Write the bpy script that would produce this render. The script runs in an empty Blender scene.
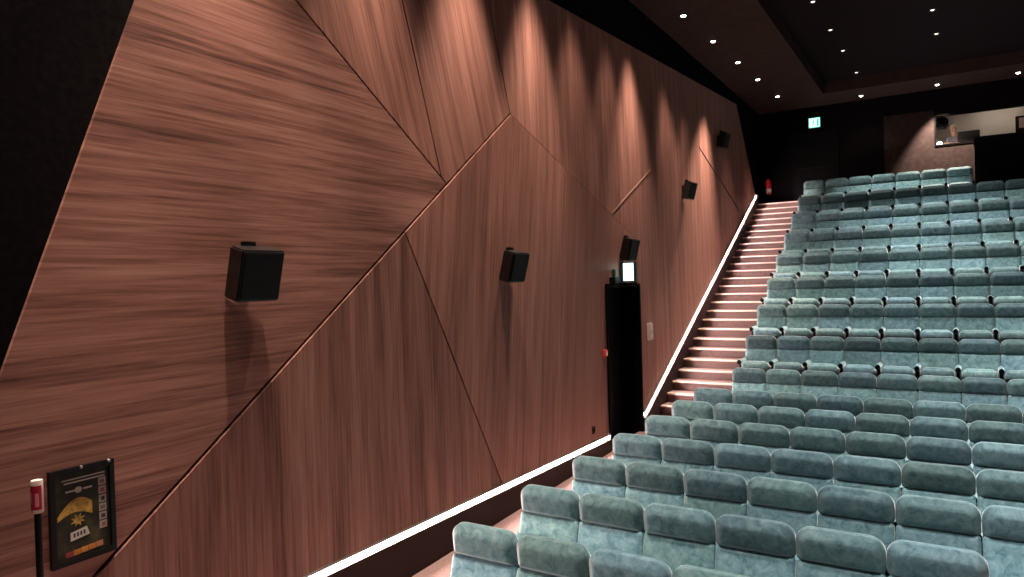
import bpy, bmesh, math, random
from mathutils import Matrix, Vector
random.seed(7)
S = bpy.context.scene
C = S.collection
PI = math.pi
# ------------------------------------------------------------------ camera, world, exposure
CAMH = 2.70
FPX, YAW, PIT, ROL = 722.948, 0.571005, -0.0117274, -0.0291422
def cam_axes():
    f = Vector((-math.sin(YAW)*math.cos(PIT), math.cos(YAW)*math.cos(PIT), math.sin(PIT)))
    r = Vector((math.cos(YAW), math.sin(YAW), 0)); u = r.cross(f)
    return r*math.cos(ROL)+u*math.sin(ROL), -r*math.sin(ROL)+u*math.cos(ROL), f
r_, u_, f_ = cam_axes()
cd = bpy.data.cameras.new('camera'); cam = bpy.data.objects.new('camera', cd); C.objects.link(cam)
cd.sensor_width = 36; cd.lens = FPX*36/1024; cd.clip_start = 0.05
m = Matrix(((r_.x, u_.x, -f_.x, 0), (r_.y, u_.y, -f_.y, 0), (r_.z, u_.z, -f_.z, CAMH), (0, 0, 0, 1)))
cam.matrix_world = m
S.camera = cam
w = bpy.data.worlds.new('world'); S.world = w; w.use_nodes = True
w.node_tree.nodes['Background'].inputs[0].default_value = (1.0, 0.72, 0.62, 1)
w.node_tree.nodes['Background'].inputs[1].default_value = 0.006
S.view_settings.view_transform = 'Standard'; S.view_settings.look = 'None'
S.view_settings.gamma = 1; S.view_settings.use_curve_mapping = False
S.view_settings.exposure = 0.0
WALL_SPOT = 1450.0      # watts of each wall washing downlight (times its own factor)
HOUSE_SPOT = 680.0     # watts of each house downlight over the seats
LED = 230.0              # strength of the light strips
WARM = (1.0, 0.80, 0.64)
# ------------------------------------------------------------------ materials
def mat(name, col, rough=.6, spec=.3, metal=0, emit=None, es=0, sheen=0):
    M = bpy.data.materials.new(name); M.use_nodes = True
    b = M.node_tree.nodes['Principled BSDF']
    b.inputs['Base Color'].default_value = (*col, 1); b.inputs['Roughness'].default_value = rough
    b.inputs['Specular IOR Level'].default_value = spec; b.inputs['Metallic'].default_value = metal
    if emit: b.inputs['Emission Color'].default_value = (*emit, 1); b.inputs['Emission Strength'].default_value = es
    if sheen: b.inputs['Sheen Weight'].default_value = sheen; b.inputs['Sheen Roughness'].default_value = .35
    return M
def noise_col(M, stops, scale=5, stretch=(1,1,1), rot=(0,0,0), detail=5, rough=.6, bump=0, coord='Object', mul_color=False, dist=0):
    nt = M.node_tree; N = nt.nodes; L = nt.links; b = N['Principled BSDF']
    tc = N.new('ShaderNodeTexCoord'); r0 = N.new('ShaderNodeMapping'); r0.inputs['Rotation'].default_value = rot
    mp = N.new('ShaderNodeMapping'); mp.inputs['Scale'].default_value = stretch
    L.new(tc.outputs[coord], r0.inputs[0]); L.new(r0.outputs[0], mp.inputs[0])
    if mul_color:
        oi = N.new('ShaderNodeObjectInfo'); ad = N.new('ShaderNodeVectorMath'); ad.operation = 'SCALE'
        ad.inputs[3].default_value = 37.0
        cmb = N.new('ShaderNodeCombineXYZ'); L.new(oi.outputs['Random'], cmb.inputs[0]); L.new(oi.outputs['Random'], cmb.inputs[2])
        L.new(cmb.outputs[0], ad.inputs[0]); a2 = N.new('ShaderNodeVectorMath'); a2.operation = 'ADD'
        L.new(mp.outputs[0], a2.inputs[0]); L.new(ad.outputs[0], a2.inputs[1]); src = a2.outputs[0]
    else: src = mp.outputs[0]
    n = N.new('ShaderNodeTexNoise'); n.inputs['Scale'].default_value = scale; n.inputs['Detail'].default_value = detail
    n.inputs['Roughness'].default_value = rough; n.inputs['Distortion'].default_value = dist
    L.new(src, n.inputs['Vector'])
    cr = N.new('ShaderNodeValToRGB'); e = cr.color_ramp.elements
    while len(e) < len(stops): e.new(.5)
    for el, (p, c) in zip(e, stops): el.position = p; el.color = (*c, 1)
    L.new(n.outputs['Fac'], cr.inputs[0]); out = cr.outputs[0]
    if mul_color:
        mx = N.new('ShaderNodeMix'); mx.data_type = 'RGBA'; mx.blend_type = 'MULTIPLY'; mx.inputs['Factor'].default_value = 1
        L.new(out, mx.inputs['A']); L.new(oi.outputs['Color'], mx.inputs['B']); out = mx.outputs['Result']
    L.new(out, b.inputs['Base Color'])
    if bump:
        bp = N.new('ShaderNodeBump'); bp.inputs['Strength'].default_value = bump; bp.inputs['Distance'].default_value = .01
        L.new(n.outputs['Fac'], bp.inputs['Height']); L.new(bp.outputs[0], b.inputs['Normal'])
    return M
def wood(name, ang, k=1.0, contrast=1.0):
    # streaks run along the direction "ang" (from the horizontal Y axis) in the wall's plane
    M = mat(name, (.2,.1,.07), .55, .25)
    nt = M.node_tree; N = nt.nodes; L = nt.links; b = N['Principled BSDF']
    tc = N.new('ShaderNodeTexCoord'); r0 = N.new('ShaderNodeMapping'); r0.inputs['Rotation'].default_value = (-ang, 0, 0)
    L.new(tc.outputs['Object'], r0.inputs[0])
    def layer(sc, st, det):
        mp = N.new('ShaderNodeMapping'); mp.inputs['Scale'].default_value = st
        L.new(r0.outputs[0], mp.inputs[0]); n = N.new('ShaderNodeTexNoise'); n.inputs['Scale'].default_value = sc
        n.inputs['Detail'].default_value = det; n.inputs['Roughness'].default_value = .62; L.new(mp.outputs[0], n.inputs[0]); return n.outputs['Fac']
    a = layer(1.0, (1, .30, 8), 6); c = layer(1.0, (1, 1.3, 48), 5); d = layer(1.0, (1, .25, 2.6), 2)
    m1 = N.new('ShaderNodeMath'); m1.operation = 'MULTIPLY_ADD'; m1.inputs[1].default_value = .45; L.new(c, m1.inputs[0])
    m2 = N.new('ShaderNodeMath'); m2.operation = 'MULTIPLY'; m2.inputs[1].default_value = .45; L.new(a, m2.inputs[0]); L.new(m2.outputs[0], m1.inputs[2])
    m3 = N.new('ShaderNodeMath'); m3.operation = 'MULTIPLY_ADD'; m3.inputs[1].default_value = .15; L.new(d, m3.inputs[0]); L.new(m1.outputs[0], m3.inputs[2])
    cr = N.new('ShaderNodeValToRGB'); e = cr.color_ramp.elements; e.new(.5)
    h = .175/contrast
    for el, p, col in zip(e, (.525-h, .525, .525+h), ((.084*k,.034*k,.027*k), (.270*k,.121*k,.093*k), (.42*k,.212*k,.168*k))):
        el.position = p; el.color = (*col, 1)
    L.new(m3.outputs[0], cr.inputs[0]); L.new(cr.outputs[0], b.inputs['Base Color'])
    bp = N.new('ShaderNodeBump'); bp.inputs['Strength'].default_value = .25; bp.inputs['Distance'].default_value = .004
    L.new(m1.outputs[0], bp.inputs['Height']); L.new(bp.outputs[0], b.inputs['Normal'])
    return M
M = {}
M['black'] = mat('black_paint', (.003,.0025,.003), .8, .06)
M['blackwall'] = noise_col(mat('black_fabric_wall', (.01,.008,.01), .95, .03), [(.3,(.0035,.0028,.0033)),(.7,(.008,.006,.007))], 20, bump=.2)
M['dado'] = mat('dark_dado', (.022,.009,.008), .7, .2)
M['backwall'] = noise_col(mat('brown_fabric_wall', (.07,.045,.04), .9, .1), [(.3,(.020,.013,.0125)),(.7,(.036,.024,.022))], 9)
M['ceil'] = noise_col(mat('dark_brown_ceiling', (.03,.02,.02), .9, .1), [(.3,(.040,.026,.024)),(.7,(.055,.038,.034))], 3)
M['recess'] = mat('black_ceiling', (.012,.009,.011), .9, .1)
M['carpet'] = noise_col(mat('brown_pink_carpet', (.3,.2,.18), .95, .1), [(.3,(.145,.090,.084)),(.7,(.25,.162,.152))], 60, bump=.3)
TEAL = [(.30,(.060,.120,.148)),(.44,(.135,.245,.272)),(.58,(.22,.345,.362)),(.74,(.36,.47,.47))]
def velvet(name, k):
    return noise_col(mat(name, (.1,.2,.2), .75, .15, sheen=.9), [(p, tuple(v*k for v in c)) for p, c in TEAL], 13, (1,1,1), detail=8, rough=.72, bump=.15, mul_color=True, dist=.6)
M['velvet'] = velvet('teal_velvet', 1.0)
M['vhead'] = velvet('teal_velvet_headrest', .55)  # same velvet darkened, painting in the shade on the upright headrest faces
M['plastic'] = mat('black_plastic', (.005,.0052,.006), .5, .2)
M['cabinet'] = mat('black_cabinet', (.0028,.0024,.0028), .6, .10)
M['spk'] = mat('speaker_black_paint', (.010,.008,.008), .3, .5)
M['led'] = mat('light_strip_diffuser', (.8,.7,.7), .5, emit=(1.0,.80,.76), es=LED)
M['alu'] = mat('aluminium', (.45,.42,.42), .4, .5, 1)
M['bulb'] = mat('downlight_lens', (.9,.8,.7), .4, emit=(1.0,.84,.74), es=14)
M['bulbdim'] = mat('dim_downlight_lens', (.9,.8,.7), .4, emit=(1.0,.88,.80), es=1.5)
M['sign'] = mat('lit_sign_face', (.8,.9,.9), .4, emit=(.62,1.0,.93), es=2.2)
M['signgreen'] = mat('lit_sign_green', (.1,.6,.45), .4, emit=(.10,.75,.45), es=1.0)
M['red'] = mat('red_enamel', (.85,.03,.04), .35, .5)
M['nosing'] = mat('lit_nosing_line', (.72,.52,.46), .6)  # pale colour paints the lit line along each step edge
M['redem'] = mat('red_plastic', (.75,.05,.05), .35, .5)
M['white'] = mat('white_plastic', (.75,.68,.64), .5)
M['grey'] = mat('grey_plastic', (.62,.52,.49), .5)
M['boothwall'] = mat('pale_booth_wall', (.55,.48,.42), .8)
# ------------------------------------------------------------------ mesh helpers
class MB:
    def __init__(s): s.v = []; s.f = []; s.m = []
    def add(s, vs, fs, mi=0):
        o = len(s.v); s.v += [tuple(x) for x in vs]; s.f += [tuple(i+o for i in f) for f in fs]; s.m += [mi]*len(fs); return s
    def hexa(s, p, mi=0):   # 8 points: bottom 4 ccw, top 4 ccw
        return s.add(p, [(3,2,1,0),(4,5,6,7),(0,1,5,4),(1,2,6,5),(2,3,7,6),(3,0,4,7)], mi)
    def box(s, a, b, mi=0, T=None):
        x0,y0,z0 = a; x1,y1,z1 = b
        p = [Vector(q) for q in ((x0,y0,z0),(x1,y0,z0),(x1,y1,z0),(x0,y1,z0),(x0,y0,z1),(x1,y0,z1),(x1,y1,z1),(x0,y1,z1))]
        if T: p = [T @ q for q in p]
        return s.hexa(p, mi)
    def loft(s, rings, mi=0, cap=True, T=None):
        n = len(rings[0]); vs = [Vector(p) for r in rings for p in r]
        if T: vs = [T @ q for q in vs]
        fs = [(i*n+j, i*n+(j+1) % n, (i+1)*n+(j+1) % n, (i+1)*n+j) for i in range(len(rings)-1) for j in range(n)]
        if cap: fs += [tuple(reversed(range(n))), tuple(range((len(rings)-1)*n, len(rings)*n))]
        return s.add(vs, fs, mi)
    def lathe(s, prof, n=20, mi=0, T=None, cap=True):
        return s.loft([[(r*math.cos(2*PI*j/n), r*math.sin(2*PI*j/n), z) for j in range(n)] for r, z in prof], mi, cap, T)
    def prism(s, poly, y0, y1, mi=0, T=None):   # poly in x,z ; extruded along y
        return s.loft([[(x, y0, z) for x, z in poly], [(x, y1, z) for x, z in poly]], mi, True, T)
    def build(s, name, mats, parent=None, smooth=False, bevel=0, seg=2):
        me = bpy.data.meshes.new(name); me.from_pydata(s.v, [], s.f)
        if not isinstance(mats, (list, tuple)): mats = [mats]
        for q in mats: me.materials.append(q)
        me.polygons.foreach_set('material_index', s.m)
        bm = bmesh.new(); bm.from_mesh(me); bmesh.ops.recalc_face_normals(bm, faces=bm.faces)
        if bevel: bmesh.ops.bevel(bm, geom=bm.edges[:], offset=bevel, segments=seg, affect='EDGES', clamp_overlap=True)
        bm.to_mesh(me); bm.free()
        if smooth:
            me.polygons.foreach_set('use_smooth', [True]*len(me.polygons))
            me.set_sharp_from_angle(angle=math.radians(50))
        o = bpy.data.objects.new(name, me); C.objects.link(o)
        if parent: o.parent = parent
        return o
def tag(o, label, cat, group=None):
    o['label'] = label; o['category'] = cat
    if group: o['group'] = group
    return o
def thing(name, label, cat, loc=(0,0,0), rz=0, group=None):
    o = bpy.data.objects.new(name, None); C.objects.link(o); o.location = loc; o.rotation_euler = (0,0,rz)
    o.empty_display_size = .1
    return tag(o, label, cat, group)
def struct(o): o['kind'] = 'structure'; return o
def spot(parent, loc, target, watts, half, blend=.5, col=WARM, rad=.05, name='bulb_light'):
    l = bpy.data.lights.new(name, 'SPOT'); l.energy = watts; l.spot_size = 2*math.radians(half); l.spot_blend = blend
    l.color = col; l.shadow_soft_size = rad
    o = bpy.data.objects.new(name, l); C.objects.link(o); o.parent = parent
    o.location = loc; d = Vector(target)-Vector(loc); o.rotation_euler = d.to_track_quat('-Z', 'Y').to_euler(); return o
# ------------------------------------------------------------------ the side wall's frame
def WX(Y): return -4.405-.042*Y
def W(Y, z, off=0): return (WX(Y)+off, Y, z)
WROT = math.atan(.042)          # things on the wall are turned by this
S1A, S1B = (1.0, .405), (10.06, .24)     # level light strip (its lower edge)
S2A, S2B = (11.62, .31), (21.10, 4.87)  # stair light strip
def lin(a, b, y): return a[1]+(b[1]-a[1])*(y-a[0])/(b[0]-a[0])
DY0, DY1, DZ = 10.08, 11.54, 2.58       # doorway
TOPZ = lambda y: 6.45+.065*(y-9)        # upper edge of the wood
CEIL = 7.40
# black wall carrying the wood, with the doorway left open
b = MB()
def wslab(b, y0, y1, za0, za1, zb0, zb1, o0, o1, mi=0):
    b.hexa([W(y0,za0,o0),W(y0,za0,o1),W(y1,zb0,o1),W(y1,zb0,o0),W(y0,za1,o0),W(y0,za1,o1),W(y1,zb1,o1),W(y1,zb1,o0)], mi)
wslab(b, -3, DY0, -.3, CEIL, -.3, CEIL, -.35, 0)
wslab(b, DY0, DY1, DZ, CEIL, DZ, CEIL, -.35, 0)
wslab(b, DY1, 22.6, -.3, CEIL, -.3, CEIL, -.35, 0)
wl = struct(b.build('wall_left', M['blackwall']))
# wood cladding: cells of a line layout
def clip(poly, p, q, gap):
    # keep the side left of p->q, pulled back by gap/2
    d = Vector(q)-Vector(p); n = Vector((-d.y, d.x)).normalized(); out = []
    sd = [(Vector(a)-Vector(p)).dot(n)-gap/2 for a in poly]
    for i in range(len(poly)):
        a, c, sa, sc = poly[i], poly[(i+1) % len(poly)], sd[i], sd[(i+1) % len(poly)]
        if sa >= 0: out.append(a)
        if sa*sc < 0:
            t = sa/(sa-sc); out.append((a[0]+(c[0]-a[0])*t, a[1]+(c[1]-a[1])*t))
    return out
bL = ((2.67,1.31),(7.36,4.70)); dL = ((7.36,4.70),(10.44,3.68)); aL = ((4.0,4.99),(5.99,3.73)); cL = ((5.27,3.19),(6.80,.54))
fL = ((8.33,.56),(8.85,4.21)); eL = ((10.44,3.68),(12.27,4.56)); gL = ((15.58,5.45),(19.24,4.32)); s1L = ((7.36,4.70),(7.16,5.29)); s2L = ((5.70,4.41),(5.38,5.35))
rev = lambda l: (l[1], l[0])
near = ((1.77,2.22),(2.64,4.56)); far = ((18.95,7.31),(21.25,4.87))
G = .021
base = [(-1,-1),(23,-1),(23,9),(-1,9)]
def region(*ls, gap=G):
    p = base
    for l in ls: p = clip(p, l[0], l[1], gap)
    return p
regs = [
 (region(bL, rev(aL)), 0),                                 # long horizontal grain
 (region(bL, aL, rev(s2L)) if 0 else region(bL, aL, s2L), 1),
 (region(bL, aL, rev(s2L), s1L), 1),
 (clip(region(dL, rev(s1L)), (11.3,-1), (11.3,9), 0), 2),
 (clip(base, (11.3,9), (11.3,-1), 0), 2),
 (region(rev(bL), rev(cL)), 4),
 (region(rev(bL), rev(dL), cL, fL), 5),
 (clip(region(rev(dL), rev(fL)), (11.3,-1), (11.3,9), 0), 6)]
WOODS = [wood('wood_cladding_level_grain', 0.0, 1.0, 1.25), wood('wood_cladding_slanted_grain', math.radians(108), 1.05),
         wood('wood_cladding_upright_grain', math.radians(92), 1.0), wood('wood_cladding_fine_grain', math.radians(97), 1.0),
         wood('wood_cladding_dark_grain', math.radians(90), .82, 1.1), wood('wood_cladding_leaning_grain', math.radians(83), 1.0, .9),
         wood('wood_cladding_pale_grain', math.radians(82), 1.0, .6)]
b = MB()
zones = [[((1.0,S1A[1]),(10.06,S1B[1])), ((DY0,0),(DY0,9))], [((DY0,9),(DY0,0)), ((DY0,DZ+.02),(DY1,DZ+.02)), ((DY1,0),(DY1,9))], [((DY1,9),(DY1,0)), (S2A,S2B)]]
for reg, mi in regs:
    for zn in zones:
        p = reg
        for l in zn: p = clip(p, l[0], l[1], 0) if p else p
        for l in (rev(near), rev(far)): p = clip(p, l[0], l[1], 0) if p else p
        if p: p = clip(p, (23, TOPZ(23)), (-1, TOPZ(-1)), 0)
        if len(p) < 3: continue
        thick = .044 if mi in (4,5,6) else .030
        n = len(p); vs = [W(y, z, thick) for y, z in p]+[W(y, z, .002) for y, z in p]
        b.add(vs, [tuple(range(n)), tuple(reversed(range(n, 2*n)))]+[(i, (i+1) % n, n+(i+1) % n, n+i) for i in range(n)], mi)
clad = struct(b.build('wall_left_cladding', WOODS))
clad.name = 'trim_1'
# two slim seams laid on the upright grained part
for i, ((y0,z0),(y1,z1),wd,mt) in enumerate((((10.44,3.69),(12.35,4.61),.030,mat('pale_wood_seam',(.32,.17,.13),.5)), ((15.50,5.48),(19.24,4.32),.022,M['dado']))):
    dy, dz = y1-y0, z1-z0; L_ = math.hypot(dy, dz); ny, nz = -dz/L_*wd/2, dy/L_*wd/2
    b = MB(); b.hexa([W(y0-ny,z0-nz,.0305),W(y0-ny,z0-nz,.036),W(y1-ny,z1-nz,.036),W(y1-ny,z1-nz,.0305),W(y0+ny,z0+nz,.0305),W(y0+ny,z0+nz,.036),W(y1+ny,z1+nz,.036),W(y1+ny,z1+nz,.0305)])
    struct(b.build('trim_%d' % (i+2), mt))
# dado below the strips
b = MB()
LIP = .096
wslab(b, -3, 10.06, -.2, S1A[1]+.08-.012, -.2, S1B[1]-.012, .001, LIP)
struct(b.build('baseboard_left', M['dado']))
b = MB(); wslab(b, DY1+.03, 21.3, -.2, lin(S2A,S2B,DY1+.03)-.012, -.2, lin(S2A,S2B,21.3)-.012, .001, LIP)
struct(b.build('baseboard_stairs', M['dado']))
# light strips
for (a, e, lab) in ((S1A, S1B, 'pinkish white light strip running level along the foot of the wooden wall'), (S2A, S2B, 'pinkish white light strip climbing the wall beside the carpeted stairs')):
    t = thing('light_strip', lab, 'light strip', W(a[0], a[1], .05), 0, )
    o = Vector(W(a[0], a[1], .05))
    def PT(y, z, off): return Vector(W(y, z, off))-o
    for nm, o0, o1, z0, z1, mt in (('housing', .046, .054, -.004, .050, M['alu']), ('diffuser', .055, .062, .003, .041, M['led'])):
        b = MB(); y0, y1 = a[0], e[0]; za, zb = a[1], e[1]
        b.hexa([PT(y0,za+z0,o0),PT(y0,za+z0,o1),PT(y1,zb+z0,o1),PT(y1,zb+z0,o0),PT(y0,za+z1,o0),PT(y0,za+z1,o1+(.018 if nm == 'diffuser' else 0)),PT(y1,zb+z1,o1+(.018 if nm == 'diffuser' else 0)),PT(y1,zb+z1,o0)])
        if nm == 'housing':
            b.hexa([PT(y0,za+.042,o1),PT(y0,za+.042,.080),PT(y1,zb+.042,.080),PT(y1,zb+.042,o1),PT(y0,za+.050,o1),PT(y0,za+.050,.080),PT(y1,zb+.050,.080),PT(y1,zb+.050,o1)])
        b.build(nm, mt, t)
# doorway in the side wall: lining, leaf
b = MB()
for y0, y1, z0, z1 in ((DY0, DY0+.05, 0, DZ), (DY1-.05, DY1, 0, DZ), (DY0+.05, DY1-.05, DZ-.05, DZ)):
    wslab(b, y0, y1, z0, z1, z0, z1, -.34, .075)
d1 = struct(b.build('door_1', M['black']))
b = MB(); wslab(b, DY0+.052, DY1-.052, .01, DZ-.055, .01, DZ-.055, -.30, -.25)
d = b.build('door_leaf', M['cabinet'], d1, bevel=.004)
b = MB(); wslab(b, DY1-.22, DY1-.18, .95, 1.25, .95, 1.25, -.249, -.20); b.build('door_handle', M['plastic'], d1, bevel=.008)
# ------------------------------------------------------------------ floors, terraces, stairs
def seatx(k):      # left end of a row; k = rows behind the first raised row (negative in front)
    return -3.578-.045*k if k >= 0 else -3.495+.034*(-k-1)
RP, RZ, RY0 = 1.068, .517, 12.541
def rowY(k): return RY0+RP*k if k >= 0 else 10.275-1.006*(-k-1)
def floorz(y):
    if y < 4.2: return -.088
    if y < 11: return -.088+(y-4.2)*.0212
    return .056
XR = 4.2
b = MB()
ys = [-2, 4.2, 11, 12.9]
for y0, y1 in zip(ys, ys[1:]):
    z0, z1 = floorz(y0), floorz(y1)
    b.hexa([(WX(y0)+.0,y0,z0-.3),(XR,y0,z0-.3),(XR,y1,z1-.3),(WX(y1)+.0,y1,z1-.3),(WX(y0)+.0,y0,z0),(XR,y0,z0),(XR,y1,z1),(WX(y1)+.0,y1,z1)])
struct(b.build('floor', M['carpet']))
b = MB()
for k in range(1, 9):
    y0 = rowY(k-1)+.29; y1 = rowY(k)+.29 if k < 8 else 21.35; z = .014+RZ*k
    x0 = seatx(k)-.06
    b.box((x0, y0, z-RZ-.05), (XR, y1 if k < 8 else 22.2, z))
t = struct(b.build('floor_terraces', M['carpet']))
b = MB(); NS = 27; SR = .1723; ST = .356
for n in range(1, NS+1):
    y0 = 14.90-(9-n)*ST; y1 = y0+ST if n < NS else 22.15; z = SR*n+.014
    k0 = (y0-RY0)/RP; xr = -3.578-.045*k0-.06
    xl = WX(y0)+LIP+.001
    zb = max(-.02, z-SR-.35)
    b.hexa([(xl,y0+.02,zb),(xr,y0+.02,zb),(xr,y1+.02,zb),(WX(y1)+LIP+.001,y1+.02,zb),(xl,y0+.02,z-.035),(xr,y0+.02,z-.035),(xr,y1+.02,z-.035),(WX(y1)+LIP+.001,y1+.02,z-.035)])
    b.hexa([(xl,y0-.015,z-.035),(xr,y0-.015,z-.035),(xr,y1,z-.035),(WX(y1)+LIP+.001,y1,z-.035),(xl,y0-.015,z),(xr,y0-.015,z),(xr,y1,z),(WX(y1)+LIP+.001,y1,z)])
    b.box((xl,y0-.032,z-.024), (xr,y0+.012,z+.003), 1)
b.box((xr, 21.4, 4.15), (-2.9, 22.15, 4.15+.50))
tag(b.build('staircase', [M['carpet'], M['nosing']]), 'long straight pinkish brown carpeted staircase between the wooden wall and the seats', 'stairs')
LAND = SR*NS+.014
# ------------------------------------------------------------------ ceiling and back wall
b = MB()
rx = lambda y: -3.09-.0306*(y-12.9)
b.hexa([(WX(-3)-.3,-3,CEIL),(rx(-3),-3,CEIL),(rx(20.75),20.75,CEIL),(WX(20.75)-.3,20.75,CEIL),(WX(-3)-.3,-3,CEIL+.35),(rx(-3),-3,CEIL+.35),(rx(20.75),20.75,CEIL+.35),(WX(20.75)-.3,20.75,CEIL+.35)])
b.box((WX(20.75)-.3,20.75,CEIL),(XR,22.5,CEIL+.35))
b.box((rx(-3)-.8,-3,CEIL+.30),(XR,20.8,CEIL+.40), 1)
struct(b.build('ceiling', [M['ceil'], M['recess']]))
BY = 22.2
WNX0, WNX1, WNZ0, WNZ1 = -.86, 2.6, 5.90, 6.72
XS = -2.05     # unlit wall painted black left of here, brown where the lamp falls
b = MB()
b.box((WX(22)-.3, BY, 0), (XS, BY+.2, CEIL), 0)
b.box((XS, BY, 0), (WNX0, BY+.2, 6.86), 1); b.box((XS, BY, 6.86), (WNX0, BY+.2, CEIL), 0)  # black top strip paints the shade above the lamp's beam
b.box((WNX0, BY, 0), (XR, BY+.2, WNZ0), 1)
b.box((WNX0, BY, WNZ1), (XR, BY+.2, CEIL), 0)
b.box((WNX1, BY, WNZ0), (XR, BY+.2, WNZ1), 1)
struct(b.build('wall_back', [M['blackwall'], M['backwall']]))
# window frame of the booth with its glass
b = MB(); fw = .035
b.box((WNX0, BY-.02, WNZ0), (WNX0+fw, BY+.16, WNZ1)); b.box((WNX1-fw, BY-.02, WNZ0), (WNX1, BY+.16, WNZ1))
b.box((WNX0+fw, BY-.02, WNZ1-fw), (WNX1-fw, BY+.16, WNZ1)); b.box((WNX0+fw, BY-.02, WNZ0), (WNX1-fw, BY+.16, WNZ0+fw))
wn = struct(b.build('window_1', M['black']))
glass = mat('clear_glass', (1,1,1), .02); gb = glass.node_tree.nodes['Principled BSDF']; gb.inputs['Transmission Weight'].default_value = 1; gb.inputs['IOR'].default_value = 1.02
b = MB(); b.box((WNX0+fw, BY+.06, WNZ0+fw), (WNX1-fw, BY+.066, WNZ1-fw)); b.build('glass_pane', glass, wn)
# booth room
BF = 5.0
b = MB()
b.box((-1.3, 24.3, BF), (2.9, 24.4, 7.3)); b.box((-1.4, BY+.2, BF), (-1.3, 24.4, 7.3)); b.box((2.9, BY+.2, BF), (3.0, 24.4, 7.3))
b.box((-1.4, BY+.2, 7.3), (3.0, 24.4, 7.38))
struct(b.build('wall_booth', M['boothwall']))
b = MB(); b.box((-1.3, BY+.2, BF-.1), (2.9, 24.3, BF)); struct(b.build('floor_booth', M['carpet']))
# dark low box in front of the booth, beside the last row
b = MB()
b.box((.02, 20.85, 4.15), (3.4, BY-.002, 5.79)); b.box((-.0, 20.82, 5.79), (3.42, BY-.001, 5.83))
tag(b.build('projection_enclosure', M['cabinet'], bevel=.008), 'large matt black enclosure below the projection booth window, right of the rear row', 'enclosure')
# ------------------------------------------------------------------ seats
def rr(w, h, rt, rb, d, n=7):
    """rounded rectangle, centred in x, from z=0 to z=h, pulled in by d"""
    pts = []; hw = w/2
    for cx, cz, r, a0 in ((1, 1, rt, 0), (-1, 1, rt, 90), (-1, 0, rb, 180), (1, 0, rb, 270)):
        rad = max(r-d, .004); ex = hw-d-rad; ez0 = d+rad; ez1 = h-d-rad
        ex = max(ex, .001)
        if ez1 < ez0: ez0 = ez1 = h/2
        for i in range(n):
            a = math.radians(a0+90*i/(n-1)); pts.append((cx*ex+rad*math.cos(a), (ez1 if cz else ez0)+rad*math.sin(a)))
    return pts
def pillow(b, w, h, rt, rb, front, back, e, T, sag=0, bulge=.012, mi=0, curve=0):
    rings = []; hw = w/2
    def ring(d, y): 
        out = []
        for x, z in rr(w, h, rt, rb, d):
            z2 = z-sag*(1-(x/hw)**2)*(1-z/h); out.append(T @ Vector((x, y-curve*(x/hw)**2, z2)))
        return out
    rings.append(ring(min(h, w)*.30, back)); 
    for a in (0, 45, 90): rings.append(ring(e*.6*(1-math.sin(math.radians(a))), back-e*.6*(1-math.cos(math.radians(a)))))
    for a in (90, 65, 42, 20, 0): rings.append(ring(e*(1-math.sin(math.radians(a))), -front+e*(1-math.cos(math.radians(90-a)))*0+e*(1-math.cos(math.radians(a)))*0 + e*math.sin(math.radians(a))))
    rings.append(ring(e+.012, -front-bulge*.55)); rings.append(ring(e+.035, -front-bulge))
    b.loft([[tuple(p) for p in r] for r in rings], mi)
    return b
Tm = Matrix.Translation
def RX(a): return Matrix.Rotation(math.radians(a), 4, 'X')
PITCH = .56
def make_seat(label):
    t = thing('cinema_seat', label, 'seat', group='teal cinema seats')
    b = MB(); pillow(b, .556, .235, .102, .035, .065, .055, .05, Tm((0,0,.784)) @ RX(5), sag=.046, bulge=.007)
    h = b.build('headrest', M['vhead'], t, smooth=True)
    b = MB(); pillow(b, .550, .50, .03, .05, .035, .045, .02, Tm((0,-.135,.30)) @ RX(-15), bulge=.012, curve=.012)
    b.build('backrest', M['velvet'], t, smooth=True)
    b = MB(); b.box((-.25,.058,.32), (.25,.085,.93)); b.build('back_shell', M['plastic'], t, bevel=.012)
    # cushion: lies in the x / -y plane
    T = Tm((0,-.14,.40)) @ RX(-14) @ Matrix(((1,0,0,0),(0,0,-1,0),(0,-1,0,0),(0,0,0,1)))
    b = MB(); pillow(b, .47, .42, .07, .03, .10, .04, .04, T, bulge=.02)
    b.build('cushion', M['velvet'], t, smooth=True)
    T = Tm((0,-.15,.40)) @ RX(-14)
    b = MB(); b.box((-.21,-.37,-.075), (.21,-.01,-.043), T=T); b.build('seat_pan', M['plastic'], t, bevel=.008)
    arm(t, -PITCH/2)
    return t
def arm(t, x):
    b = MB(); pillow(b, .078, .42, .03, .02, .042, .042, .025, Tm((x,-.05,.570)) @ Matrix(((1,0,0,0),(0,0,-1,0),(0,-1,0,0),(0,0,0,1))), bulge=.004)
    a = b.build('armrest', M['velvet'], t, smooth=True)
    b = MB(); b.lathe([(.030,-.004),(.038,.0),(.038,.012),(.031,.016),(.029,.004)], 16, T=Tm((x,-.472,.570)) @ Matrix.Scale(1.15, 4, (0,0,1)) @ RX(90))
    b.build('cup_holder', M['plastic'], a, smooth=True)
    b = MB(); b.prism([(-.03,0),(.03,0),(.022,.53),(-.022,.53)], -.38, -.12, T=Tm((x,0,0)))
    b.build('leg', M['plastic'], t, bevel=.006)
ORD = ['zeroth','first','second','third','fourth','fifth','sixth','seventh','eighth','ninth','tenth','eleventh','twelfth','thirteenth','fourteenth','fifteenth']
NROW = [7, 10, 10, 10, 10, 9, 9, 9, 8, 8, 8, 7, 7, 7, 6, 5]  # rear row first
ks = [8,7,6,5,4,3,2,1,0,-1,-2,-3,-4,-5,-6,-7]
proto = None
def copy_tree(o, parent=None):
    c = o.copy(); C.objects.link(c); c.parent = parent
    for ch in o.children: copy_tree(ch, c)
    return c
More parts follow.
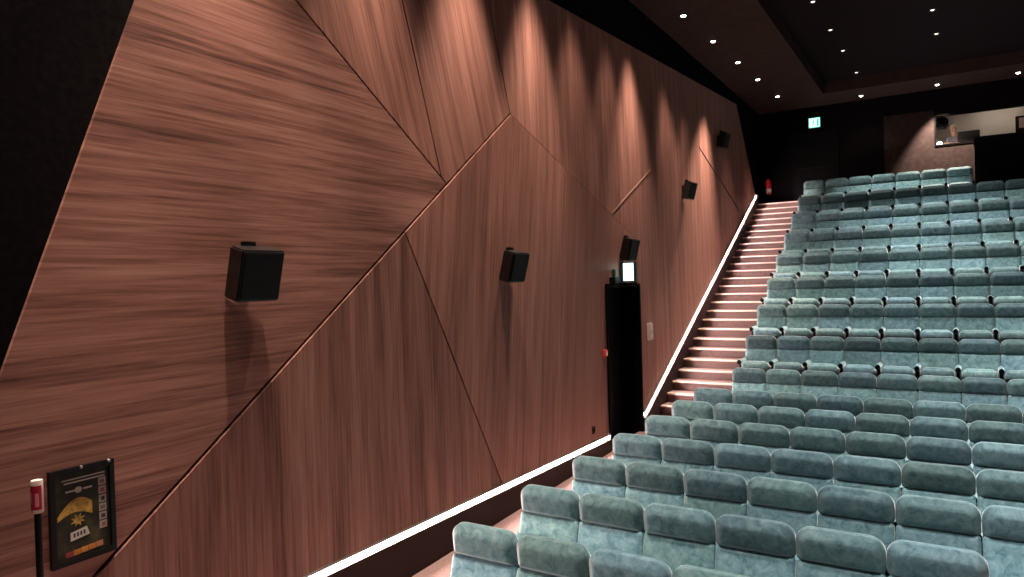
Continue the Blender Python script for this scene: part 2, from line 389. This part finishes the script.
def paint(o, f):
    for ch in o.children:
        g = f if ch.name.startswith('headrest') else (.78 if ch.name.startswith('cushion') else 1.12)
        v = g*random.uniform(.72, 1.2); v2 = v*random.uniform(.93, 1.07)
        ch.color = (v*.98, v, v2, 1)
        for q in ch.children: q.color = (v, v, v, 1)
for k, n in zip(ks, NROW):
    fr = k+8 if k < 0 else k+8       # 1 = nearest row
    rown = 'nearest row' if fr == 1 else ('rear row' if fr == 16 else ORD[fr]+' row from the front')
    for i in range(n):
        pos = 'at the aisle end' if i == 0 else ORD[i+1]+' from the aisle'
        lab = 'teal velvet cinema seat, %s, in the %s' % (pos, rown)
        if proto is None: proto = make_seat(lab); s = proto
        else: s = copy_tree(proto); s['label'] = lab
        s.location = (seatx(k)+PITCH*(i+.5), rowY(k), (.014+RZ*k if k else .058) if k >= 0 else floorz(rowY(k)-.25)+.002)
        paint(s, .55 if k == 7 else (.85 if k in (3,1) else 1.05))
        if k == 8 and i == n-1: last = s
arm(last, PITCH/2)
# ------------------------------------------------------------------ loudspeakers on the wall
def speaker(Y, z, lab, sc=1.0, tilt=15, turn=-4, col='spk'):
    t = thing('wall_speaker', lab, 'speaker', W(Y, z, .03), WROT, 'black loudspeakers on the wooden wall')
    # local: +x into the room, y along the wall, z up
    wd, hh, dp = .34*sc, .355*sc, .16*sc
    T = Tm((.055+dp/2, 0, 0)) @ Matrix.Rotation(math.radians(turn), 4, 'Z') @ Matrix.Rotation(math.radians(tilt), 4, 'Y')
    b = MB(); x0, x1 = -dp/2, dp/2
    pts = [(x0,-wd*.47,-hh/2),(x1,-wd/2,-hh/2),(x1,wd/2,-hh/2),(x0,wd*.47,-hh/2),(x0,-wd*.47,hh/2),(x1,-wd/2,hh/2),(x1,wd/2,hh/2),(x0,wd*.47,hh/2)]
    b.hexa([T @ Vector(p) for p in pts]); b.build('cabinet', M[col], t, bevel=.012)
    b = MB(); b.box((x1+.001,-wd/2+.02,-hh/2+.02), (x1+.010,wd/2-.02,hh/2-.02), T=T); b.build('grille', M['plastic'], t, bevel=.004)
    b = MB(); b.box((0,-.06,-.12), (.012,.06,.12)); b.box((.012,-.02,-.05), (.12,.02,.03)); b.box((.012,-.02,.08), (.07,.02,.11)); b.box((.06,-.05,.07), (.11,.05,hh/2+.045))
    b.build('bracket', M['plastic'], t, bevel=.004)
    return t
speaker(3.38, 2.80, 'large black wall loudspeaker nearest the poster on the level grained wood', 1.06)
speaker(7.12, 2.86, 'black wall loudspeaker in the middle of the wood, between poster and doorway', 1.0)
speaker(10.84, 3.14, 'black wall loudspeaker directly above the lit sign over the doorway', 1.0)
speaker(14.25, 4.40, 'black wall loudspeaker halfway up the wooden wall beside the stairs', 1.0)
speaker(17.15, 5.86, 'small dark wall loudspeaker highest on the wooden wall near the top of stairs', 1.0)
# ------------------------------------------------------------------ things round the doorway
t = thing('exit_sign', 'small lit white exit sign box above the black doorway', 'sign', W(10.72, 2.775, .03), WROT)
b = MB(); b.box((.03,-.03,-.16), (.29,.03,.16)); b.box((0,-.02,-.04), (.03,.02,.04)); b.build('housing', mat('blue_grey_plastic', (.05,.07,.10), .5), t, bevel=.008)
b = MB(); b.box((.08,-.036,-.14), (.25,-.031,.14)); b.build('sign_face', M['sign'], t)
t = thing('emergency_light', 'small dark box light beside the lit sign above the doorway', 'light', W(10.33, 2.60, .05), WROT)
b = MB(); b.box((0,-.09,0), (.10,.09,.10)); b.build('housing', M['plastic'], t, bevel=.008)
b = MB(); b.box((.02,-.06,.10), (.09,.07,.22)); b.build('lamp_head', mat('smoked_plastic', (.10,.09,.05), .3), t, bevel=.015)
t = thing('call_point', 'small red fire alarm call point at the left edge of doorway', 'fire alarm', W(9.95, 1.55, .048), WROT)
b = MB(); b.box((0,-.055,-.055), (.05,.055,.055)); b.build('housing', M['redem'], t, bevel=.01)
b = MB(); b.box((.051,-.03,-.03), (.054,.03,.03)); b.build('glass', M['white'], t)
t = thing('wall_control_box', 'pale grey control box on the wood just right of doorway', 'control box', W(12.02, 1.72, .03), WROT)
b = MB(); b.box((0,-.10,-.15), (.05,.10,.15)); b.build('cover', M['grey'], t, bevel=.01)
b = MB(); b.box((.051,-.07,.02), (.055,.07,.11)); b.box((.051,-.07,-.11), (.055,.07,-.02)); b.build('panel', M['white'], t)
t = thing('wall_socket', 'small dark socket low on the wood left of doorway', 'socket', W(9.50, .47, .046), WROT)
b = MB(); b.box((0,-.045,-.055), (.012,.045,.055)); b.build('plate', M['plastic'], t, bevel=.003)
b = MB(); b.box((.0121,-.022,-.022), (.018,.022,.022)); b.build('insert', M['black'], t)
# ------------------------------------------------------------------ poster in its frame
t = thing('framed_poster', 'dark event poster in a glossy black frame on the wood, bottom left', 'poster', W(2.185, 1.405, .03), WROT)
pw, ph = .375, .56
b = MB()
for a, c in (((0,-pw/2,-ph/2), (.03,pw/2,-ph/2+.035)), ((0,-pw/2,ph/2-.035), (.03,pw/2,ph/2)), ((0,-pw/2,-ph/2+.035), (.03,-pw/2+.03,ph/2-.035)), ((0,pw/2-.03,-ph/2+.035), (.03,pw/2,ph/2-.035))): b.box(a, c)
b.build('frame', mat('glossy_black_frame', (.006,.005,.005), .3, .3), t, bevel=.002)
pm = noise_col(mat('poster_print_dark', (.03,.03,.02), .4), [(.35,(.014,.012,.010)),(.55,(.035,.032,.016)),(.75,(.09,.08,.035))], 9, detail=4)
b = MB(); b.box((.004,-pw/2+.03,-ph/2+.035), (.012,pw/2-.03,ph/2-.035)); b.build('print', pm, t)
ink = mat('poster_pale_ink', (.55,.50,.42), .5)
b = MB()   # two lines of small caps at the top, far too small to read
for row, z in ((0,.205),(1,.186)):
    y = -.115+.012*(row)
    b.box((.0125,y,z), (.0135,.135,z+.008))
b.build('title_lines', ink, t)
for y in (-.095, .008):
    b = MB(); b.box((.0125,y,.136), (.0135,y+.05,.146)); b.build('title_word', ink, t)
b = MB()
b.loft([[(.0125,-.022+.022*math.cos(a),.141+.018*math.sin(a)) for a in [i*PI/8 for i in range(16)]], [(.0135,-.022+.022*math.cos(a),.141+.018*math.sin(a)) for a in [i*PI/8 for i in range(16)]]])
b.build('emblem', ink, t)
gold = noise_col(mat('poster_gold_art', (.5,.3,.05), .4), [(.35,(.20,.13,.03)),(.6,(.62,.38,.08))], 30)
b = MB(); arc = [(-.145+.20*q, -.005+.10*math.sin(PI*min(1,q*1.0)*.75+.12)) for q in [i/12 for i in range(13)]]
low = [(-.145+.20*q, -.02+.035*math.sin(PI*q)) for q in [i/12 for i in range(12, -1, -1)]]
pl = arc+low; n = len(pl); b.add([(.0126,y,z) for y, z in pl]+[(.0134,y,z) for y, z in pl], [tuple(range(n)), tuple(range(n, 2*n))]+[(i,(i+1) % n, n+(i+1) % n, n+i) for i in range(n)])
st = []
for i in range(16):
    r = .045 if i % 2 else .022; st.append((-.03+r*math.cos(i*PI/8), -.035+r*math.sin(i*PI/8)*.9))
b.add([(.0136,y,z) for y, z in st]+[(.0142,y,z) for y, z in st], [tuple(range(16)), tuple(range(16, 32))]+[(i,(i+1) % 16, 16+(i+1) % 16, 16+i) for i in range(16)])
b.build('artwork', gold, t)
for j in range(6):
    b = MB(); b.box((.0125,.095,.135-j*.052), (.0138,.140,.180-j*.052)); th = b.build('thumbnail', mat('thumb_print', (.42,.34,.30), .5), t)
    b = MB(); b.box((.0139,.103+.003*(j % 3),.145-j*.052), (.0143,.130,.168-j*.052)); b.build('picture', mat('thumb_dark', [(.20,.14,.13),(.35,.10,.08),(.03,.04,.04),(.20,.18,.15),(.05,.05,.06),(.30,.12,.10)][j], .5), th)
b = MB(); b.hexa([(.0125,-.075,-.150),(.0125,.035,-.135),(.0140,.035,-.135),(.0140,-.075,-.150),(.0125,-.075,-.100),(.0125,.020,-.085),(.0140,.020,-.085),(.0140,-.075,-.100)])
cdp = b.build('white_card', mat('card_white', (.62,.58,.52), .5), t)
b = MB()
for j in range(4): b.box((.0141,-.058+j*.019,-.132+j*.002), (.0146,-.047+j*.019,-.108+j*.002))
b.build('card_lettering', mat('card_ink', (.05,.05,.05), .5), cdp)
for j, cc in enumerate(((.30,.05,.05),(.55,.20,.05),(.62,.26,.06),(.60,.22,.06),(.50,.22,.10))):
    b = MB(); b.box((.0125,-.105+j*.044,-.240+j*.003), (.0135,-.064+j*.044,-.208+j*.003)); b.build('sponsor_patch', mat('patch_print', cc, .5), t)
b = MB()
for (yy, zz, r) in ((-.01,.272,.010),(.155,.272,.010)): b.lathe([(r,0),(r*.7,.006),(.001,.009)], 12, T=Tm((.030,yy,zz)) @ Matrix.Rotation(PI/2, 4, 'Y'))
b.build('frame_glint', M['alu'], t)  # bright bumps standing in for spot reflections on the glossy frame
# post with the red and white sleeve beside the poster
px_, py_ = WX(1.825)+.30, 1.825
t = thing('barrier_post', 'slim black post topped by a red and white printed sleeve, beside the poster', 'post', (px_, py_, floorz(1.8)))
fz = floorz(1.8)
b = MB(); b.lathe([(.15,0),(.15,.012),(.13,.022),(.03,.03)], 28); b.build('foot', M['plastic'], t, smooth=True)
b = MB(); b.lathe([(.017,.03),(.017,1.55-fz)], 20); b.build('pole', M['plastic'], t, smooth=True)
b = MB(); b.lathe([(.026,1.548-fz),(.029,1.553-fz),(.029,1.708-fz),(.027,1.720-fz),(.0,1.722-fz)], 28); sl = b.build('sleeve', mat('sleeve_white', (.80,.66,.60), .5), t, smooth=True)
ang0 = math.atan2(-py_, -px_)
def patch(a0, a1, z0, z1, r, nm, mt, par):
    b = MB(); n = 10; o = []; inn = []
    A = [ang0+math.radians(a0+(a1-a0)*i/n) for i in range(n+1)]
    v = [(r*math.cos(a), r*math.sin(a), z) for z in (z0, z1) for a in A]
    b.add(v, [(i, i+1, n+2+i, n+1+i) for i in range(n)]); return b.build(nm, mt, par, smooth=True)
patch(-78, 42, 1.568-fz, 1.695-fz, .0296, 'red_label', mat('sleeve_red', (.50,.015,.05), .5), sl)
patch(-20, 14, 1.585-fz, 1.655-fz, .0301, 'pink_mark', mat('sleeve_pink', (.75,.32,.36), .5), sl)
patch(-58, -48, 1.60-fz, 1.66-fz, .0301, 'pale_mark', mat('sleeve_pale', (.65,.30,.33), .5), sl)
# ------------------------------------------------------------------ top of the stairs
EX, EZ = -5.10, 5.0
t = thing('fire_extinguisher', 'red fire extinguisher with pale label on the wall at the stair top', 'fire extinguisher', (EX, BY-.10, EZ))
b = MB(); b.lathe([(.05,0),(.078,.012),(.08,.03),(.08,.36),(.06,.42),(.03,.44),(.03,.46)], 24); b.build('cylinder', M['red'], t, smooth=True)
b = MB(); b.lathe([(.0815,.05),(.0815,.16)], 24, cap=False); b.build('label_band', M['white'], t, smooth=True)
b = MB(); b.lathe([(.02,.46),(.02,.50)], 12); b.box((-.015,-.09,.50), (.015,.03,.515)); b.box((-.012,-.08,.47), (.012,.0,.482)); b.build('valve', M['plastic'], t)
b = MB(); b.box((-.03,.082,.30), (.03,.1,.38)); b.build('bracket', M['plastic'], t)
t = thing('exit_sign', 'glowing white and green exit sign on the dark back wall near ceiling', 'sign', (-3.80, BY-.001, 6.93))
b = MB(); b.box((-.165,-.09,-.15), (.165,0,.15)); b.build('housing', M['plastic'], t, bevel=.01)
b = MB(); b.box((-.135,-.097,-.12), (.135,-.0945,.12)); f = b.build('sign_face', M['sign'], t)
b = MB(); b.box((-.155,-.094,-.14), (.155,-.091,.14)); b.build('sign_halo', M['signgreen'], t)  # glowing green rim stands in for the halo around the lit face
b = MB()   # running figure, door and arrow in green
b.box((.06,-.1,-.11), (.12,-.098,.10))
b.lathe([(.022,0),(.022,.002)], 12, T=Tm((-.02,-.098,.085)) @ RX(90))
for p in ([(-.05,.06),(-.01,.06),(.0,-.02),(-.04,-.02)], [(-.03,-.02),(0,-.02),(.03,-.11),(.005,-.11)], [(-.04,-.02),(-.01,-.02),(-.09,-.10),(-.11,-.08)], [(-.01,.06),(.0,.04),(.05,.01),(.045,.03)], [(-.05,.06),(-.04,.04),(-.09,.0),(-.1,.015)]):
    b.prism(p, -.1, -.098)
b.build('pictogram', M['signgreen'], f)
b = MB()
for x0, x1, z0, z1 in ((-4.45,-4.37,LAND,6.62), (-3.27,-3.19,LAND,6.62), (-4.45,-3.19,6.62,6.70)): b.box((x0,BY-.03,z0), (x1,BY-.001,z1))
d2 = struct(b.build('door_2', mat('dark_door_frame', (.004,.003,.003), .7, .1)))
b = MB(); b.box((-4.365,BY-.018,LAND+.01), (-3.275,BY-.001,6.615)); b.build('door_leaf', M['cabinet'], d2)
b = MB(); b.box((-4.30,BY-.06,5.65), (-3.34,BY-.045,5.70)); b.box((-4.30,BY-.06,5.65), (-4.27,BY-.018,5.70)); b.box((-3.37,BY-.06,5.65), (-3.34,BY-.018,5.70)); b.build('push_bar', M['plastic'], d2)
# ------------------------------------------------------------------ projection booth contents
# shelf behind the window
b = MB(); b.box((-1.25, BY+.22, 5.80), (2.85, BY+.75, 5.86)); b.box((-1.2, BY+.25, BF), (-1.14, BY+.7, 5.80)); b.box((2.7, BY+.25, BF), (2.76, BY+.7, 5.80))
tag(b.build('control_desk', M['cabinet']), 'dark control desk running behind the projection booth window', 'desk')
t = thing('monitor', 'black monitor seen from behind on the booth desk beside the person', 'monitor', (-.10, BY+.42, 5.86))
b = MB(); b.box((-.25,-.02,.03), (.25,.03,.42)); b.build('screen', M['plastic'], t, bevel=.008)
b = MB(); b.box((-.12,-.06,0), (.12,.10,.015)); b.box((-.03,-.0,.015), (.03,.05,.06)); b.build('stand', M['plastic'], t)
t = thing('globe_lamp', 'small glowing white globe lamp in the lower left corner of booth window', 'lamp', (-.76, BY+.32, 5.86))
b = MB(); b.lathe([(.05,0),(.05,.02),(.02,.04),(.02,.07)], 16); b.build('base', M['white'], t, smooth=True)
b = MB(); b.lathe([(.075*math.sin(a), .135-.075*math.cos(a)) for a in [PI*i/12 for i in range(13)]], 20, cap=False); b.build('globe', mat('globe_glass', (.9,.85,.8), .4, emit=(1,.9,.8), es=3), t, smooth=True)
t = thing('projector', 'dark rounded projector hanging at the upper left of the booth window', 'projector', (-.70, BY+.55, 6.52))
b = MB(); b.box((-.17,-.20,-.06), (.15,.30,.20)); b.build('body', M['plastic'], t, bevel=.05, seg=4)
b = MB(); b.lathe([(.06,0),(.06,.07),(.045,.08),(.04,.05)], 20, T=Tm((.0,-.20,.06)) @ RX(90)); b.build('lens', M['cabinet'], t, smooth=True)
b = MB(); b.box((-.03,.02,.20), (.03,.08,.78)); b.build('mount', M['plastic'], t)
b = MB()
b.box((.98, 24.22, 6.05), (2.1, 24.298, 6.78)); o = tag(b.build('inner_window', M['cabinet'], bevel=.01), 'dark inner window opening on the far booth wall at the right edge', 'panel')  # dark slab standing in for an inner window opening
b = MB(); b.box((1.06, 24.205, 6.45), (2.0, 24.219, 6.72)); b.build('panel_window', mat('panel_grey', (.25,.18,.17), .5), o)
t = thing('ceiling_lamp', 'flush lamp on the ceiling inside the projection booth', 'lamp', (.6, 23.6, 7.30))
b = MB(); b.box((-.5,-.12,-.05), (.5,.12,0)); b.build('housing', M['white'], t, bevel=.01)
b = MB(); b.box((-.46,-.09,-.056), (.46,.09,-.051)); b.build('diffuser', mat('booth_lamp_diffuser', (.9,.9,.85), .4, emit=(1,.90,.78), es=17.0), t)
# the person seated at the booth window
def skin(name, chain, mt, parent, levels=1, root=0):
    vs = [Vector(c[0]) for c in chain]; ed = [(i, c[2]) for i, c in enumerate(chain) if c[2] is not None]
    me = bpy.data.meshes.new(name); me.from_pydata(vs, ed, []); o = bpy.data.objects.new(name, me); C.objects.link(o)
    mod = o.modifiers.new('skin', 'SKIN'); mod.use_smooth_shade = True
    if not me.skin_vertices: bpy.context.view_layer.objects.active = o
    for i, c in enumerate(chain):
        sv = me.skin_vertices[0].data[i]; r = c[1]; sv.radius = (r, r) if not isinstance(r, tuple) else r; sv.use_root = (i == root)
    o.modifiers.new('sub', 'SUBSURF').levels = levels; o.modifiers['sub'].render_levels = levels
    me.materials.append(mt); o.parent = parent; return o
SK = mat('skin', (.62,.36,.27), .6)
P = thing('person', 'person with pale blond hair in grey top seated behind booth window, leaning on desk', 'person', (-.44, BY+.72, BF+.10))
cp = [((0,0,.50),.15,None),((0,-.01,.68),.14,0),((0,-.05,.92),(.17,.12),1),((0,-.08,1.05),(.12,.09),2),((0,-.10,1.13),.052,3),((0,-.12,1.19),.055,4),((0,-.14,1.27),(.078,.09),5),((0,-.14,1.35),(.072,.085),6),((0,-.13,1.40),(.04,.05),7),
 ((-.17,-.07,1.03),.058,3),((-.23,-.16,.87),.043,9),((-.12,-.36,.895),.032,10),((-.08,-.41,.90),.028,11),
 ((.17,-.07,1.03),.058,3),((.22,-.18,.88),.043,13),((.10,-.34,.895),.032,14),((.06,-.39,.90),.028,15),
 ((-.10,-.06,.48),.095,0),((-.12,-.44,.50),.065,17),((-.12,-.46,.10),.045,18),((-.12,-.56,.05),.04,19),
 ((.10,-.06,.48),.095,0),((.12,-.44,.50),.065,21),((.12,-.46,.10),.045,22),((.12,-.56,.05),.04,23)]
body = skin('body', cp, SK, P, 2)
for hx, sd in ((-.08, 1), (.06, -1)):
    hy = -.41 if sd == 1 else -.39
    for j in range(4):
        ox = (j-1.5)*.018; L = (.055,.066,.070,.056)[j]
        skin('finger', [((hx+ox, hy, .90),.010,None),((hx+ox, hy-L*.6, .897),.009,0),((hx+ox*1.1, hy-L, .880),.008,1)], SK, P, 1)
    skin('thumb', [((hx+sd*.02, hy+.02, .90),.011,None),((hx+sd*.045, hy-.01, .893),.010,0),((hx+sd*.05, hy-.04, .885),.009,1)], SK, P, 1)
shirt = mat('grey_shirt', (.32,.30,.38), .8)
sc2 = [((0,0,.50),.17,None),((0,-.01,.68),.16,0),((0,-.05,.92),(.19,.14),1),((0,-.08,1.05),(.14,.11),2),((0,-.095,1.10),.07,3),((-.17,-.07,1.03),.072,3),((-.215,-.13,.92),.06,5),((.17,-.07,1.03),.072,3),((.21,-.14,.92),.06,7)]
skin('shirt', sc2, shirt, P, 2)
slv = mat('yellow_sleeve', (.62,.50,.22), .8)
skin('sleeve', [((-.20,-.12,.93),.062,None),((-.232,-.165,.875),.056,0),((-.14,-.33,.897),.042,1)], slv, P, 1)
skin('sleeve', [((.20,-.13,.93),.062,None),((.222,-.185,.885),.056,0),((.12,-.31,.897),.042,1)], slv, P, 1)
b = MB()
hr = []
for i in range(9):
    a = PI*i/8*.62; hr.append([( .092*math.sin(a)*math.cos(q), -.13+.022+.100*math.sin(a)*math.sin(q), 1.325+.105*math.cos(a)+(.03 if math.sin(q) < -.3 and i > 5 else 0)) for q in [2*PI*j/16 for j in range(16)]])
b.loft(hr, cap=False); b.build('hair', mat('blond_hair', (.95,.85,.60), .7), P, smooth=True)
b = MB(); b.lathe([(.012,0),(.010,.008),(.001,.011)], 8, T=Tm((-.028,-.222,1.31)) @ RX(90)); b.lathe([(.012,0),(.010,.008),(.001,.011)], 8, T=Tm((.028,-.222,1.31)) @ RX(90))
b.build('eyes', M['plastic'], P)
b = MB(); b.add([(-.012,-.215,1.27),(.012,-.215,1.27),(0,-.245,1.268),(0,-.222,1.31)], [(0,1,2),(0,2,3),(1,3,2),(0,3,1)]); b.build('nose', SK, P)
b = MB(); b.box((-.022,-.232,1.236), (.022,-.214,1.244)); b.build('mouth', mat('lips', (.45,.14,.12), .6), P, bevel=.003)
b = MB()
for sx in (-1, 1): b.box((sx*.078-.008,-.155,1.27), (sx*.078+.008,-.125,1.325))
b.build('ears', SK, P, bevel=.006)
t = thing('office_chair', 'dark chair under the person inside the booth', 'chair', (-.40, BY+.90, BF))
b = MB(); b.box((-.23,-.25,.30), (.23,.2,.345)); b.build('seat', M['plastic'], t, bevel=.015)
b = MB(); b.lathe([(.03,.04),(.03,.30)], 12); b.build('column', M['plastic'], t)
b = MB(); b.lathe([(.25,0),(.25,.02),(.05,.05)], 20); b.build('base', M['plastic'], t)
b = MB(); b.box((-.2,.20,.40), (.2,.24,.95)); b.box((-.03,.19,.30), (.03,.22,.42)); b.build('backrest', M['plastic'], t, bevel=.01)
# ------------------------------------------------------------------ ceiling downlights
def downlight(x, y, z, lab, group, mt, r=.05):
    t = thing('ceiling_downlight', lab, 'downlight', (x, y, z), 0, group)
    b = MB(); b.lathe([(r+.03,0),(r+.028,-.012),(r+.004,-.016),(r,-.004)], 24); b.build('trim_ring', M['plastic'], t, smooth=True)
    b = MB(); b.lathe([(r*math.cos(a), -.002-r*.75*math.sin(a)) for a in [PI/2*i/6 for i in range(6)]]+[(.002,-.002-r*.75)], 20); b.build('lens', mt, t, smooth=True)
    return t
# row along the wooden wall: (Y, factor, where its beam lands)
wallrow = [(1.6, 1.0, 1.6), (3.2, 1.6, 3.2), (4.85, 1.0, 4.85), (6.40, 1.2, 6.40), (7.95, 1.3, 7.95), (9.2, .45, 9.15), (10.45, .3, 10.45), (11.35, 1.4, 11.45), (12.80, .6, 13.6), (14.56, .35, 14.4), (16.35, 2.3, 15.75), (18.10, .3, 18.0), (20.17, .45, 20.6)]
vis = {12.80:'nearest', 14.56:'second nearest', 16.35:'middle', 18.10:'second farthest', 20.17:'farthest'}
for y, k, ty in wallrow:
    x = -4.37 if y > 12 else WX(y)+.52
    lab = 'bright ceiling downlight along the wooden wall, %s of the five in the photo' % vis[y] if y in vis else 'ceiling downlight along the wooden wall, %s from the front of the hall' % ORD[[q[0] for q in wallrow].index(y)+1]
    t = downlight(x, y, CEIL-.001, lab, 'downlights along the wooden wall', M['bulb'])
    tx = x+(WX(ty)-WX(y))*.9
    spot(t, (0,0,-.07), (tx-x, ty-y, -3.0), WALL_SPOT*k, 30 if y == 16.35 else 24.5, 1.0, WARM, .10)
for x, k, nm in ((-2.52, .04, 'left'), (-.75, 4.2, 'middle'), (.95, .3, 'right')):
    t = downlight(x, 21.60, CEIL-.001, 'ceiling downlight close to the back wall, %s of the three in the photo' % nm, 'downlights along the back wall', M['bulb'])
    spot(t, (0,0,-.07), (.15,.30,-2.0), WALL_SPOT*.35*k, 36, .5, WARM, .04)
n = 0
for xi, x in enumerate((-2.45, -.62, 1.3, 3.2)):
    for yi, y in enumerate((2.2, 4.6, 7.0, 9.4, 11.8, 14.4, 16.3, 18.0, 20.2)):
        if (xi == 1 and yi == 8) or (xi == 2 and yi > 4): continue
        cn = ('first', 'second', 'third', 'fourth')[xi]; rn = ORD[yi+1]
        t = downlight(x, y, CEIL+.299, 'small dim downlight in the black ceiling recess, %s column from wooden wall, %s from front' % (cn, rn), 'small downlights in the ceiling recess', M['bulbdim'], .04)
        spot(t, (0,0,-.07), (.75 if xi == 0 else .65,-.2 if y > 10 else 0,-3.0), HOUSE_SPOT*(1.0 if xi else .9), 42 if xi else 38, .7, (1.0,.95,.90), .08)
